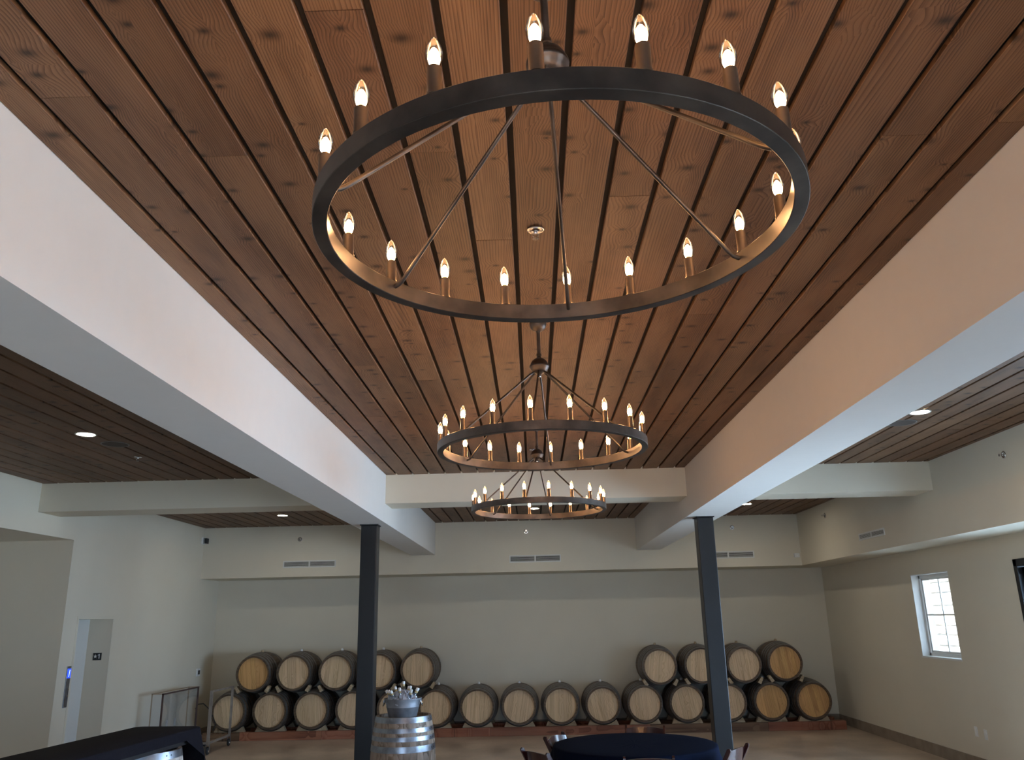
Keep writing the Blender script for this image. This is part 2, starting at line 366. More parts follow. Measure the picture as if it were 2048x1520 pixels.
# steel columns
for x, lb in ((-1.984, 'charcoal square steel column left of the ice tub barrel'), (2.098, 'charcoal square steel column behind the round table')):
    t = tag(thing('column', lb, 'column', (x, 10.1, 0)), kind='structure')
    MB().box(-.098, .098, -.098, .098, .02, ZB-.012).obj('shaft', STEELP, t, bevel=.008)
    MB().box(-.11, .11, -.11, .11, ZB-.012, ZB).obj('cap_plate', STEELP, t)
    MB().box(-.15, .15, -.15, .15, 0, .02).obj('base_plate', STEELP, t)

# ------------------------------------------------------------------ window and doors in the right wall
wn = tag(thing('window_1', 'small white-framed four-pane window in the right wall', 'window', (XRW, 11.7025, 1.2825)), kind='structure')
WY, WH = 1.107, 1.1175   # opening
f = MB()
f.box(0.0, .17, -WY/2, -WY/2+.012, 0, WH).box(0.0, .17, WY/2-.012, WY/2, 0, WH).box(0.0, .17, -WY/2, WY/2, WH-.012, WH)
f.obj('reveal', WMETAL, wn)
fr = MB(); a, t_ = .012, .045
fr.box(.10, .15, -WY/2+a, -WY/2+a+t_, .012, WH-.012).box(.10, .15, WY/2-a-t_, WY/2-a, .012, WH-.012).box(.10, .15, -WY/2+a, WY/2-a, WH-.012-t_, WH-.012).box(.10, .15, -WY/2+a, WY/2-a, .012, .012+t_)
fr.obj('window_frame', WMETAL, wn, bevel=.004)
sf = MB(); a2 = a+t_
sf.box(.118, .14, -WY/2+a2, -WY/2+a2+.028, .057, WH-.057).box(.118, .14, WY/2-a2-.028, WY/2-a2, .057, WH-.057).box(.118, .14, -WY/2+a2, WY/2-a2, WH-.085, WH-.057).box(.118, .14, -WY/2+a2, WY/2-a2, .057, .085)
sf.obj('sash', WMETAL, wn, bevel=.003)
box(.120, .136, -.011, .011, .085, WH-.085).obj('muntin', WMETAL, wn)
box(.121, .135, -WY/2+.085, WY/2-.085, .552, .570).obj('muntin', WMETAL, wn)
box(-.012, .10, -WY/2, WY/2, -.012, .012).obj('window_sill', WMETAL, wn)
for sy in (0, 1):
    for sz in (0, 1):
        y0 = (-WY/2+.085) if sy == 0 else .011; z0 = .085 if sz == 0 else .57
        box(.127, .130, y0, y0+WY/2-.096, z0, z0+(.467 if sz == 0 else WH-.085-.57)).obj('pane', WGLASS, wn)
def glass_doors(name, ya, yb, label):
    t = tag(thing(name, label, 'door', (XRW, 0, 0)), kind='structure')
    f = MB(); f.box(-.02, .14, ya, ya+.07, 0, 2.44).box(-.02, .14, yb-.07, yb, 0, 2.44).box(-.02, .14, ya, yb, 2.36, 2.44)
    f.obj('door_frame', STEELP, t, bevel=.004)
    n = 4; wd = (yb-ya-.14)/n
    for i in range(n):
        p = ya+.07+i*wd
        s = MB(); s.box(.03, .08, p+.004, p+.074, .01, 2.35).box(.03, .08, p+wd-.074, p+wd-.004, .01, 2.35).box(.03, .08, p+.004, p+wd-.004, 2.28, 2.35).box(.03, .08, p+.004, p+wd-.004, .01, .22)
        lf = s.obj('leaf', STEELP, t)
        box(.052, .058, p+.074, p+wd-.074, .22, 2.28).obj('pane', WGLASS, lf)
        MB().tube([(.0, p+wd-.04, .95), (-.03, p+wd-.04, .97), (-.03, p+wd-.04, 1.25), (0, p+wd-.04, 1.27)], .01).obj('handle', CHROME, lf)
glass_doors('door_2', 5.2, 9.59, 'black steel-framed glass doors at the right edge')
glass_doors('door_3', -1.8, 1.2, 'black steel-framed glass doors beside the viewer')
glass_doors('added_door_4', -1.6, 1.8, 'black steel-framed glass doors added behind the viewer for daylight')  # unseen doors, added so that front daylight lifts the back wall and alcove
bpy.data.objects['added_door_4'].location = (0, YF, 0); bpy.data.objects['added_door_4'].rotation_euler = (0, 0, -PI/2)

# outdoors beyond the right wall: paving and a stone wall with a shrub, seen through the window
PAVE = simple('pale_paving', (.62, .60, .56), .8, vary=.1, scale=2)
structure('ground', box(-14, 26, -16, 34, -.5, -.22), PAVE, 'pale sunlit paving outside the window', 'ground')
STONES = [simple('stone_%s' % n, c, .85, vary=.12, scale=6, bump=.4) for n, c in (('cream', (.72, .68, .60)), ('tan', (.62, .54, .44)), ('grey', (.55, .56, .56)))]
sw = tag(thing('garden_wall', 'sunlit pale stone wall outside the small window', 'wall', (9.8, 0, 0)), kind='structure')
box(.10, .5, 14.5, 26, -.02, 3.6).obj('mortar', simple('mortar', (.52, .50, .46), .9, vary=.1), sw)
z = 0.0; row = 0
while z < 3.5:
    h = random.uniform(.2, .32); yy = 16.6 - random.uniform(0, .3)
    while yy < 22.5:
        l = random.uniform(.28, .6); g = .018; j = lambda: random.uniform(-.02, .02)
        q = [(yy+g+j()*.6, z+g), (yy+l-g+j(), z+g+abs(j())*.4), (yy+l-g, z+h-g+j()*.4), (yy+g+j(), z+h-g)]
        o_ = random.uniform(-.03, .02)
        vs = [(.10, a, b) for a, b in q] + [(.02+o_, a, b) for a, b in q]
        cyy, czz = yy+l/2, z+h/2
        vs += [(.0+o_, cyy+(a-cyy)*.8, czz+(b-czz)*.8) for a, b in q]
        fs = [(i, (i+1) % 4, 4+(i+1) % 4, 4+i) for i in range(4)] + [(4+i, 4+(i+1) % 4, 8+(i+1) % 4, 8+i) for i in range(4)] + [(8, 9, 10, 11)]
        MB().add(vs, [tuple(reversed(x)) for x in fs]).obj('stone', random.choice(STONES), sw); yy += l
    z += h; row += 1
LEAF = simple('dusty_leaf', (.10, .16, .06), .6, vary=.3, scale=5)
sh = thing('shrub', 'leafy green shrub by the stone wall outside the window', 'shrub', (8.6, 16.15, -.02))
stm = MB(); lv = MB()
for i in range(16):
    a = random.uniform(0, 2*PI); rr = random.uniform(.1, .55); hgt = random.uniform(1.6, 3.3)
    p0 = Vector((0, 0, 0)); p1 = Vector((math.cos(a)*rr*.4, math.sin(a)*rr*.4, hgt*.5)); p2 = Vector((math.cos(a)*rr, math.sin(a)*rr, hgt))
    stm.tube([p0, p1, p2], .012, 5, radii=[.02, .013, .005])
    for k in range(26):
        u = random.uniform(.45, 1.0); b = p0*(1-u)**2 + p1*2*u*(1-u) + p2*u*u
        d = Vector((random.uniform(-1, 1), random.uniform(-1, 1), random.uniform(-.3, .8))).normalized(); s_ = d.orthogonal().normalized()
        L_ = random.uniform(.08, .14); W_ = L_*.22; b = b + d*.03
        lv.add([b, b+d*L_*.5+s_*W_, b+d*L_, b+d*L_*.5-s_*W_], [(0, 1, 2, 3)])
stm.obj('stem', simple('bark', (.16, .11, .08), .9), sh, smooth=True)
tag(lv.obj('foliage', LEAF, sh), kind='stuff')

# ------------------------------------------------------------------ lift in the left wall
dr = tag(thing('door_1', 'white lift door in the left wall with a deep beige jamb', 'door', (XW, 11.5585, 0)), kind='structure')
box(-.35, -.33, -.50, .4585, 0, 2.06).obj('door_panel', WMETAL, dr)
box(-.33, -.322, -.49, -.02, 0, 2.05).obj('door_panel', WMETAL, dr)
fm = MB().box(0, .006, -.4985, -.4585, 0, 2.071).box(0, .006, -.4585, .5, 2.031, 2.071).box(0, .006, .4585, .50, 0, 2.031)
fm.obj('door_frame', PAINT, dr)
sg = MB().box(-.225, -.105, .4525, .4585, 1.475, 1.575).obj('jamb_sign', BLACKPL, dr)
sg['label'] = 'black jamb plate reading star 1'
m_ = MB()
star = [(-.190+(.030 if i % 2 == 0 else .012)*math.sin(i*PI/5), 1.527+(.030 if i % 2 == 0 else .012)*math.cos(i*PI/5)) for i in range(10)]
m_.add([(x, .4515, z_) for x, z_ in star]+[(-.190, .4515, 1.527)], [(i, (i+1) % 10, 10) for i in range(10)])
one = [(-.128, 1.497), (-.128, 1.558), (-.138, 1.558), (-.156, 1.545), (-.152, 1.537), (-.142, 1.543), (-.142, 1.497)]
m_.add([(x, .4515, z_) for x, z_ in one], [tuple(range(7))])
m_.obj('lettering', WPLAST, sg)
pn = thing('call_panel', 'narrow metal lift call panel with a lit blue display', 'lift panel', (XW, 11.005, .945))
box(0, .012, -.045, .045, 0, .50).obj('plate', ZINC, pn, bevel=.003)
dp = box(.012, .016, -.036, .036, .355, .47).obj('display', LEDB, pn)
MB().add([(.0165, -.012, .37), (.0165, -.002, .37), (.0165, .016, .455), (.0165, .004, .455)], [(0, 1, 2, 3)]).obj('digit', LEDW, dp)
MB().lathe([(0, .018), (.014, .016), (.014, .0)], 16, Matrix.Translation((.012, 0, .22)) @ Matrix.Rotation(PI/2, 4, 'Y')).obj('button', CHROME, pn)
MB().lathe([(0, .018), (.014, .016), (.014, .0)], 16, Matrix.Translation((.012, 0, .14)) @ Matrix.Rotation(PI/2, 4, 'Y')).obj('button', CHROME, pn)

# ------------------------------------------------------------------ chandeliers
R_, T_, H_, HS, HB = .598, .035, .048, .0655, .0705
ZR = 2.820; PIV = ZC - ZR
def ring_mesh():
    n = 144; b = .0015
    prof = [(R_-T_, b), (R_-T_+b, 0), (R_-b, 0), (R_, b), (R_, H_-b), (R_-b, H_), (R_-T_+b, H_), (R_-T_, H_-b)]
    return MB().lathe([(r, z-PIV) for r, z in prof], n, closed=True).mesh('ring', BRONZE, 30)
RM = R_ - T_/2
sleeve_me = MB().lathe([(0, .002), (.0165, .002), (.0165, .006), (.0145, .010), (.0145, HS-.002), (.0140, HS), (.0085, HS), (.0085, HS-.004), (0, HS-.004)], 20).mesh('candle_sleeve', SLEEVE, 35)
bp_ = [(.0085, -.002), (.0105, .004), (.0145, .013), (.0172, .024), (.0176, .032), (.0165, .041), (.0135, .051), (.0095, .060), (.0050, .0675), (.0015, .0705), (0, .071)]
bulb_me = MB().lathe(bp_, 20).mesh('bulb', BGLASS, 80)
gp_ = [(0, .002), (.0065, .004), (.0102, .010), (.0124, .019), (.0120, .028), (.0092, .036), (.0052, .043), (0, .047)]
glow_me = MB().lathe(gp_, 10).mesh('filament', GLOW, 80)
sock_me = MB().lathe([(.0075, -.004), (.0075, .006), (.0, .007)], 10).mesh('socket', simple('brass', (.45, .30, .12), .35, metal=.9), 40)
hub_p = [(.0, .462), (.012, .462), (.015, .466), (.022, .470), (.040, .480), (.050, .494), (.0525, .503), (.0575, .506), (.0585, .512), (.0575, .519), (.0535, .522), (.051, .532), (.042, .548), (.026, .560), (.014, .565), (.0115, .575), (0, .575)]
hub_me = MB().lathe([(r, z-PIV) for r, z in hub_p], 32).mesh('hub', BRONZE, 50)
can_p = [(0, .725), (.012, .725), (.014, .733), (.030, .739), (.044, .752), (.050, .770), (.051, PIV-.0), (0, PIV)]
can_me = MB().lathe([(r, z-PIV) for r, z in can_p], 32).mesh('canopy', BRONZE, 50)
stem_me = MB().tube([(0, 0, .57-PIV), (0, 0, .73-PIV)], .0105, 16).mesh('stem', BRONZE, 50)
col_me = MB().lathe([(r, z-PIV) for r, z in [(.0105, .575), (.015, .578), (.015, .59), (.0105, .594)]], 16).mesh('stem_collar', BRONZE, 50)
finial_me = MB().lathe([(r, z-PIV) for r, z in [(0, .445), (.006, .447), (.009, .454), (.006, .462), (0, .463)]], 16).mesh('finial', CHROME, 60)
def arm_mesh():
    r1 = R_-T_
    pts = [(.032, 0, .478-PIV), (.06, 0, .459-PIV)]
    pts += [(r1-.060, 0, .068-PIV), (r1-.035, 0, .046-PIV), (r1-.018, 0, .034-PIV), (r1+.001, 0, .030-PIV)]
    return MB().tube(pts, .0062, 10).mesh('arm', BRONZE, 60)
ring_me = ring_mesh(); arm_me = arm_mesh()
washer_me = MB().lathe([(0, -.004), (.011, -.003), (.011, .0), (0, .0)], 14).mesh('washer', BRONZE)
for (cx, cyy, p0, ta, lb) in ((.071, 1.8605, -95.145, 1.0, 'large round bronze ring chandelier nearest, cut by the top edge'),
                        (.0700, 4.5913, -96.2, 0.1, 'round bronze ring chandelier hanging in the middle of the row'),
                        (.0657, 7.2805, -101.8, 0, 'round bronze ring chandelier farthest along, before the crossbeam')):
    t = thing('chandelier', lb, 'chandelier', (cx, cyy, ZC), (math.radians(ta), 0, math.radians(p0)), 'ring chandeliers in a row under the planks')
    for nm, me in (('ring', ring_me), ('hub', hub_me), ('canopy', can_me), ('stem', stem_me), ('stem_collar', col_me), ('finial', finial_me)): put(nm, me, t)
    for i in range(18):
        a = i*PI/9; x, y_ = RM*math.cos(a), RM*math.sin(a)
        put('candle_sleeve', sleeve_me, t, (x, y_, H_-PIV))
        b = put('bulb', bulb_me, t, (x, y_, H_+HS-PIV))
        put('filament', glow_me, b); put('socket', sock_me, b)
    for i in range(6):
        put('arm', arm_me, t, rot=(0, 0, i*PI/3))
# ------------------------------------------------------------------ ceiling fittings
def downlight(x, y_, lb):
    t = thing('downlight', lb, 'downlight', (x, y_, ZC), group='round recessed downlights')
    MB().lathe([(.075, -.001), (.085, -.005), (.092, -.004), (.094, 0), (.094, .004), (.075, .004)], 36, closed=True).obj('trim_ring', WMETAL, t, smooth=True)
    MB().lathe([(0, -.0025), (.076, -.0015), (.076, .003), (0, .003)], 36).obj('lens', LENS, t)
downlight(-4.105, 7.29, 'round lit downlight in the left side ceiling before the crossbeam')
downlight(-4.119, 13.49, 'round lit downlight in the far left bay beyond the crossbeam')
downlight(3.555, 7.29, 'round lit downlight in the right side ceiling before the crossbeam')
downlight(3.519, 13.47, 'round lit downlight in the far right bay beyond the crossbeam')
downlight(.045, 13.38, 'round lit downlight behind the farthest chandelier ring')
GRILL = simple('dark_grille', (.06, .045, .035), .7, vary=.2, scale=200)
for x, y_, lb in ((-4.05, 7.73, 'flush dark ceiling speaker beside the left downlight'), (3.57, 7.70, 'flush grey ceiling speaker beside the right downlight')):
    t = thing('ceiling_speaker', lb, 'speaker', (x, y_, ZC), group='flush ceiling speakers')
    MB().lathe([(.118, 0), (.119, -.005), (.129, -.006), (.131, 0)], 40).obj('rim', HOOPD, t, smooth=True)
    MB().lathe([(0, -.004), (.119, -.004), (.119, .001)], 40).obj('grille', GRILL, t)
def sprinkler_parts(t):
    MB().lathe([(.018, .0), (.034, -.001), (.040, -.006), (.036, -.009), (.024, -.005), (.018, -.004)], 28).obj('escutcheon', CHROME, t, smooth=60)
    MB().lathe([(0, -.004), (.009, -.004), (.009, -.018), (.006, -.024), (0, -.024)], 14).obj('body', CHROME, t, smooth=True)
    MB().tube([(-.009, 0, -.02), (-.013, 0, -.034), (-.003, 0, -.046)], .0018, 6).tube([(.009, 0, -.02), (.013, 0, -.034), (.003, 0, -.046)], .0018, 6).obj('yoke', CHROME, t)
    g = MB()
    for i in range(8):
        a = i*PI/4; M2 = Matrix.Rotation(a, 4, 'Z'); g.box(.002, .016, -.003, .003, -.050, -.047, M2)
    g.lathe([(0, -.050), (.006, -.050), (.006, -.046), (0, -.046)], 12).obj('deflector', CHROME, t)
for x, y_, lb in ((.055, 3.42, 'chrome sprinkler head on the planks inside the nearest ring'), (.036, 8.51, 'chrome sprinkler head on the planks behind the farthest hub'), (-4.12, 8.36, 'chrome sprinkler head in the left side ceiling')):
    sprinkler_parts(thing('ceiling_sprinkler', lb, 'sprinkler', (x, y_, ZC), group='sprinkler heads'))
for x, y_, z_, rot, lb in ((-4.251, YS, 3.391, (-PI/2, 0, 0), 'sidewall sprinkler on the back soffit above the left vent'), (-.108, YS, 3.437, (-PI/2, 0, 0), 'sidewall sprinkler on the back soffit above the middle vent'),
        (3.631, YS, 3.421, (-PI/2, 0, 0), 'sidewall sprinkler on the back soffit right of the right column'), (XS, 8.297, 3.404, (0, PI/2, 0), 'sidewall sprinkler on the right soffit before the crossbeam'), (XS, 13.605, 3.433, (0, PI/2, 0), 'sidewall sprinkler on the right soffit beyond the crossbeam')):
    t = thing('wall_sprinkler', lb, 'sprinkler', (x, y_, z_), rot, 'sidewall sprinkler heads')
    sprinkler_parts(t)
def vent(loc, rotz, w_, h_, lb):
    t = thing('air_vent', lb, 'vent', loc, (0, 0, rotz), 'white slotted wall vents')
    f = MB(); b = .02
    f.box(0, w_, -.012, 0, 0, b).box(0, w_, -.012, 0, h_-b, h_).box(0, b, -.012, 0, b, h_-b).box(w_-b, w_, -.012, 0, b, h_-b).box(w_/2-.014, w_/2+.014, -.012, 0, b, h_-b)
    f.obj('frame', WMETAL, t)
    box(b, w_-b, -.002, -.0005, b, h_-b).obj('backing', BLACKV, t)
    n = 5
    for s in range(2):
        xa = b if s == 0 else w_/2+.014; xb = w_/2-.014 if s == 0 else w_-b
        for i in range(n):
            z_ = b + (i+.5)*(h_-2*b)/n
            M2 = Matrix.Translation((0, -.006, z_)) @ Matrix.Rotation(.6, 4, 'X')
            MB().box(xa, xb, -.0045, .0045, -.0018, .0018, M2).obj('slat', GREYM, t)
vent((-4.535, YS, 2.885), 0, .96, .125, 'white slotted vent on the back soffit at far left')
vent((-.42, YS, 2.885), 0, .93, .13, 'white slotted vent in the middle of the back soffit')
vent((3.05, YS, 2.875), 0, .93, .125, 'white slotted vent on the back soffit beside the right column')
vent((XS, 12.30, 2.905), -PI/2, .90, .10, 'white slotted vent on the right-hand soffit')
t = thing('wall_box', 'small white sensor box at the right end of the back soffit', 'sensor', (4.73, YS, 2.90))
box(-.045, .045, -.05, 0, -.035, .035).obj('housing', WPLAST, t, bevel=.006); box(-.015, .015, -.054, -.05, -.02, .005).obj('lens', GREYM, t)
t = thing('wall_camera', 'small white and black security camera in the upper left corner', 'camera', (XW, 15.0, 3.40))
box(0, .03, -.05, .05, -.06, .06).obj('mount', WPLAST, t, bevel=.005)
MB().tube([(.03, 0, .0), (.07, 0, -.01)], .012, 8).obj('arm', WPLAST, t); box(.06, .10, -.05, .05, -.05, .045).obj('housing', BLACKPL, t, bevel=.006)
def outlet(loc, rotz, lb, grp):
    t = thing('wall_outlet', lb, 'outlet', loc, (0, 0, rotz), grp)
    box(0, .006, -.036, .036, -.058, .058).obj('plate', WPLAST, t, bevel=.002)
    for dz in (-.028, .012): box(.006, .009, -.017, .017, dz, dz+.026).obj('socket', GREYM, t)
outlet((XRW, 11.09, .45), PI, 'white wall outlet low on the right wall, farther of the pair', 'paired wall outlets')
outlet((XRW, 10.87, .44), PI, 'white wall outlet low on the right wall, nearer of the pair', 'paired wall outlets')
outlet((XW, 14.16, .39), 0, 'white wall outlet behind the acrylic case, nearer the lift', 'paired wall outlets')
outlet((XW, 14.47, .39), 0, 'white wall outlet behind the acrylic case, nearer the barrels', 'paired wall outlets')
t = thing('thermostat', 'white thermostat with dark screen on the left wall near the corner', 'thermostat', (XW, 15.28, 1.11))
box(0, .02, -.075, .075, -.06, .07).obj('body', WPLAST, t, bevel=.004); box(.02, .023, -.035, .045, -.03, .04).obj('screen', BLACKPL, t)

# ------------------------------------------------------------------ barrels
BL, RB, RE = .95, .345, .292
def br(z): u = (2*z/BL-1); return RB-(RB-RE)*abs(u)**1.9
HOOPS = [(.0, .055), (.105, .148), (.185, .228), (.275, .335)]
HOOPS = HOOPS + [(BL-b, BL-a) for a, b in HOOPS]
def shell_mesh(m):
    ns = 28; pr = [0, .035, .08, .16, .24, .33, .42, .475, .53, .62, .71, .79, .87, .915, .95]
    vs = []; fs = []; cols = ns*3
    inner = [(RE-.028, BL), (RE-.030, BL-.035)]; inner0 = [(RE-.030, .035), (RE-.028, 0)]
    prof = inner0[:1] + [(RE-.028, 0)] + [(br(z), z) for z in pr] + inner
    for i in range(cols):
        a = 2*PI*(i//3 + (0.0, .03, .97)[i % 3])/ns
        gr = .0025 if i % 3 == 0 else 0
        for k, (r, z) in enumerate(prof):
            rr = r-gr if 1 < k < len(prof)-2 else r
            vs.append((rr*math.cos(a), rr*math.sin(a), z))
    n = len(prof)
    for i in range(cols):
        j = (i+1) % cols
        for k in range(n-1): fs.append((i*n+k, j*n+k, j*n+k+1, i*n+k+1))
    return MB().add(vs, fs).mesh('shell', m, 25)
def hoop_mesh(a, b, m):
    t = .0022
    prof = [(br(a)+.0005, a), (br(a)+t, a), (br((a+b)/2)+t+.0003, (a+b)/2), (br(b)+t, b), (br(b)+.0005, b)]
    return MB().lathe(prof, 56).mesh('hoop', m, 40)
def head_boards(r, z, m, n=7, th=.018, up_=True):
    """boards of a barrel head, each its own mesh centred on its board; grain along local y"""
    out = []; wd = 2*r/n
    for i in range(n):
        x0, x1 = -r+i*wd+.0006, -r+(i+1)*wd-.0006
        top, bot = [], []
        for k in range(5):
            x = x0+(x1-x0)*k/4; yv = math.sqrt(max(r*r-x*x, 1e-6))*.999
            top.append((x, yv)); bot.append((x, -yv))
        cx = (x0+x1)/2
        mb = MB().poly([(x-cx, y_) for x, y_ in bot]+[(x-cx, y_) for x, y_ in reversed(top)], 0, th)
        out.append((mb.mesh('head_board', m), (cx, 0, z)))
    return out
def stave_mesh(m, ns=28):
    pr = [0, .05, .12, .2, .3, .4, .475, .55, .65, .75, .83, .9, .95]
    vs = []; fs = []; da = PI/ns*.985
    for z in pr:
        r = br(z)
        for rr, a in ((r-.0015, -da), (r, -da*.8), (r+.0004, 0), (r, da*.8), (r-.0015, da), (r-.028, da), (r-.028, -da)):
            vs.append((rr*math.cos(a), rr*math.sin(a), z))
    for k in range(len(pr)-1):
        for i in range(7):
            j = (i+1) % 7; fs.append((k*7+i, k*7+j, (k+1)*7+j, (k+1)*7+i))
    fs.append(tuple(range(6, -1, -1))); fs.append(tuple((len(pr)-1)*7+i for i in range(7)))
    return MB().add(vs, fs).mesh('stave', m, 30)
hoops_d = [hoop_mesh(a, b, HOOPD) for a, b in HOOPS]; hoops_z = [hoop_mesh(a, b, ZINC) for a, b in HOOPS]
shell_d = shell_mesh(STAVE)
heads = {m.name: head_boards(RE-.029, 0, m) for m in (HEAD, HEADO)}
bung_me = MB().lathe([(0, .0), (.026, .0), (.026, .02), (.020, .03), (.020, .045), (0, .047)], 16).mesh('bung', WPLAST, 40)
bungd_me = MB().lathe([(0, .0), (.026, .0), (.026, .02), (.020, .03), (.018, .045), (0, .047)], 16).mesh('bung', BLOCK, 40)
YH = 14.93        # front heads of the racked barrels
def racked(x, z, lb, m, spin, pale=True, grp=''):
    # axis along y: local z -> world -y so the head at local z=BL faces the viewer
    t = thing('wine_barrel', lb, 'barrel', (x, YH+BL, z), (PI/2, 0, 0), grp)
    put('shell', shell_d, t, rot=(0, 0, PI/2+.05))
    for h in hoops_d: put('hoop', h, t)
    for me, l in heads[m.name]:
        a = spin; o = put('head_board', me, t, (l[0]*math.cos(a), l[0]*math.sin(a), BL-.053), (0, 0, a))
    for me, l in heads[m.name][:0]: pass
    put('back_head', back_me, t, (0, 0, .03))
    put('bung', bung_me if pale else bungd_me, t, (0, RB-.012, BL/2), (-PI/2, 0, 0))
    return t
back_me = MB().poly([((RE-.029)*math.cos(a*PI/14), (RE-.029)*math.sin(a*PI/14)) for a in range(28)], 0, .018).mesh('back_head', STAVE)
ORD = ['leftmost', 'second', 'third', 'fourth', 'fifth', 'sixth', 'seventh', 'eighth', 'ninth', 'tenth', 'eleventh', 'twelfth', 'thirteenth', 'fourteenth', 'rightmost']
XB0, DXB = -5.31, .7157
bottom_x = [XB0+DXB*i for i in range(15)]
for i, x in enumerate(bottom_x):
    m = HEADO if i in (13, 14) else HEAD
    pos = ORD[i] if i in (0, 14) else ORD[i]+' from the left'
    racked(x, .475, 'wine barrel in the bottom row, %s, %s' % (pos, 'orange-brown head' if m is HEADO else 'pale tan head'), m, random.uniform(-.2, .2), True, 'barrels in the bottom row')
TXL = [(-4.925, 1.092), (-4.215, 1.092), (-3.478, 1.088), (-2.73, 1.088), (-2.048, 1.103)]
TXR = [(2.14, 1.072), (2.862, 1.078), (3.59, 1.075), (4.292, 1.095)]
for i, (x, z_) in enumerate(TXL):
    m = HEADO if i == 0 else HEAD
    racked(x, z_, 'oak wine barrel on the upper left row, %s%s' % (['leftmost, with an orange-brown head', 'second from the left', 'third from the left', 'fourth, partly behind the left column', 'rightmost, above the ice tub'][i], ''), m, .12 if i == 0 else random.uniform(-.15, .15), i in (1, 2, 3), 'barrels in the upper rows')
for i, (x, z_) in enumerate(TXR):
    m = HEADO if i > 2 else HEAD
    racked(x, z_, 'oak wine barrel on the upper right row, %s' % ['leftmost, with a pale head', 'second, partly behind the right column', 'third, just right of the column', 'rightmost, with an orange-brown head'][i], m, random.uniform(-.15, .15), False, 'barrels in the upper rows')
# wedges holding the upper barrels
wedge_me = MB().poly([(-.03, -.055), (.03, -.055), (.022, .055), (-.022, .055)], -.06, .06).mesh('wedge', BLOCK)
for grp_, row_ in (('left', TXL), ('right', TXR)):
    for i, (x, z_) in enumerate(row_):
        for s in (-1, 1):
            o = put('wedge', wedge_me, None, (x+s*.262, YH+.09, z_-.262), (PI/2, s*.5, 0)); o.rotation_mode = 'XYZ'
            o.rotation_euler = (Matrix.Rotation(s*.55, 4, 'Y') @ Matrix.Rotation(PI/2, 4, 'X')).to_euler()
            tag(o, 'wooden wedge under the %s side of the %s barrel, upper %s row' % ('left' if s < 0 else 'right', ['first', 'second', 'third', 'fourth', 'fifth'][i], grp_), 'wedge', 'wooden wedges between the barrel rows')
# rack: two long rails with cradle blocks
rk = thing('barrel_rack', 'low reddish timber rack along the back wall under the barrels', 'rack', (0, 0, 0))
cuts = [-5.76, -5.12, -3.70, -.80, 1.92, 3.92, 5.235]
for k, (a, b) in enumerate(zip(cuts[:-1], cuts[1:])):
    m = RAILB if k in (0, 4) else RAILR
    c_ = (a+b)/2
    box(a-c_+.001, b-c_-.001, -.07, .07, 0, .14).obj('rail', m, rk, (c_, 15.10, 0), bevel=.004)
    box(a-c_+.001, b-c_-.001, -.07, .07, 0, .14).obj('rail', m, rk, (c_, 15.68, 0), bevel=.004)
pr_ = [(-.24, 0), (.24, 0), (.185, .115)]
arc = []
rc = .332
for k in range(9):
    a = math.radians(-90 + 41 - k*82/8); arc.append((rc*math.cos(a), (.475-.14)+rc*math.sin(a)))
poly_ = [(-.265, 0), (.265, 0), (.225, .085)] + arc + [(-.225, .085)]
poly_ = [(x, max(z, .002)) for x, z in poly_]
crad = MB().poly(poly_, -.045, .045, Matrix.Rotation(PI/2, 4, 'X')).mesh('cradle_block', BLOCK)
for x in bottom_x:
    for y_ in (15.09, 15.68): put('cradle_block', crad, rk, (x, y_, .14))

# standing barrels: every stave its own piece
def standing(loc, rz, lb, sm, hm, grp):
    t = thing('upright_barrel', lb, 'barrel', loc, (0, 0, rz), grp)
    sme = stave_mesh(sm)
    for i in range(28): put('stave', sme, t, rot=(0, 0, 2*PI*i/28))
    for h in hm: put('hoop', h, t)
    for me, l in head_boards(RE-.029, 0, sm): put('head_board', me, t, (l[0], 0, BL-.048))
    rv = MB()
    for a, b in HOOPS[4:]:
        zc_ = (a+b)/2
        for dx in (-.012, .012):
            an = -.55+dx/.33*2; r = br(zc_)+.002
            rv.lathe([(0, .004), (.005, .003), (.006, 0)], 8, Matrix.Rotation(an, 4, 'Z') @ Matrix.Translation((r, 0, zc_)) @ Matrix.Rotation(PI/2, 4, 'Y'))
    rv.obj('rivets', BLACKPL, t)
    return t
standing((-1.427, 9.36, 0), 0.25, 'weathered upright barrel with shiny hoops carrying the ice tub', STAVEG, hoops_z, 'upright barrels')
standing((-3.215, 7.15, 0), .1, 'bleached upright barrel holding up the black bar top', STAVEW, hoops_z, 'upright barrels')

# ------------------------------------------------------------------ ice tub and bottles
tb = thing('ice_tub', 'galvanised steel tub of iced bottles on the upright barrel', 'tub', (-1.425, 9.28, BL-.03))
E_ = 1.0
tp = [(0, .004), (.136, .004), (.140, 0), (.144, .004), (.172, .118), (.176, .121), (.176, .127), (.174, .130), (.192, .196), (.197, .196), (.199, .202), (.196, .207), (.190, .204), (.140, .012), (0, .012)]
MB().lathe(tp, 48).obj('bucket', metal_patina('dull_zinc', (0.20, 0.215, 0.24), (0.28, 0.30, 0.34), 0.55, 0.6, 14), tb, smooth=50)
for s in (-1, 1):
    pts = [(s*(.196+.014*math.sin(k/10*PI)), .045*math.cos(k/10*PI), .178-.050*math.sin(k/10*PI)) for k in range(11)]
    MB().tube(pts, .005, 8).obj('handle', CHROME, tb, smooth=True)
    MB().box(s*.193-.006, s*.193+.006, -.055, .055, .17, .190).obj('handle_bracket', ZINC, tb)
ICE = simple('ice_cubes', (.62, .66, .74), .12, spec=.8); ICE.node_tree.nodes['Principled BSDF'].inputs['Transmission Weight'].default_value = .35
ic = MB()
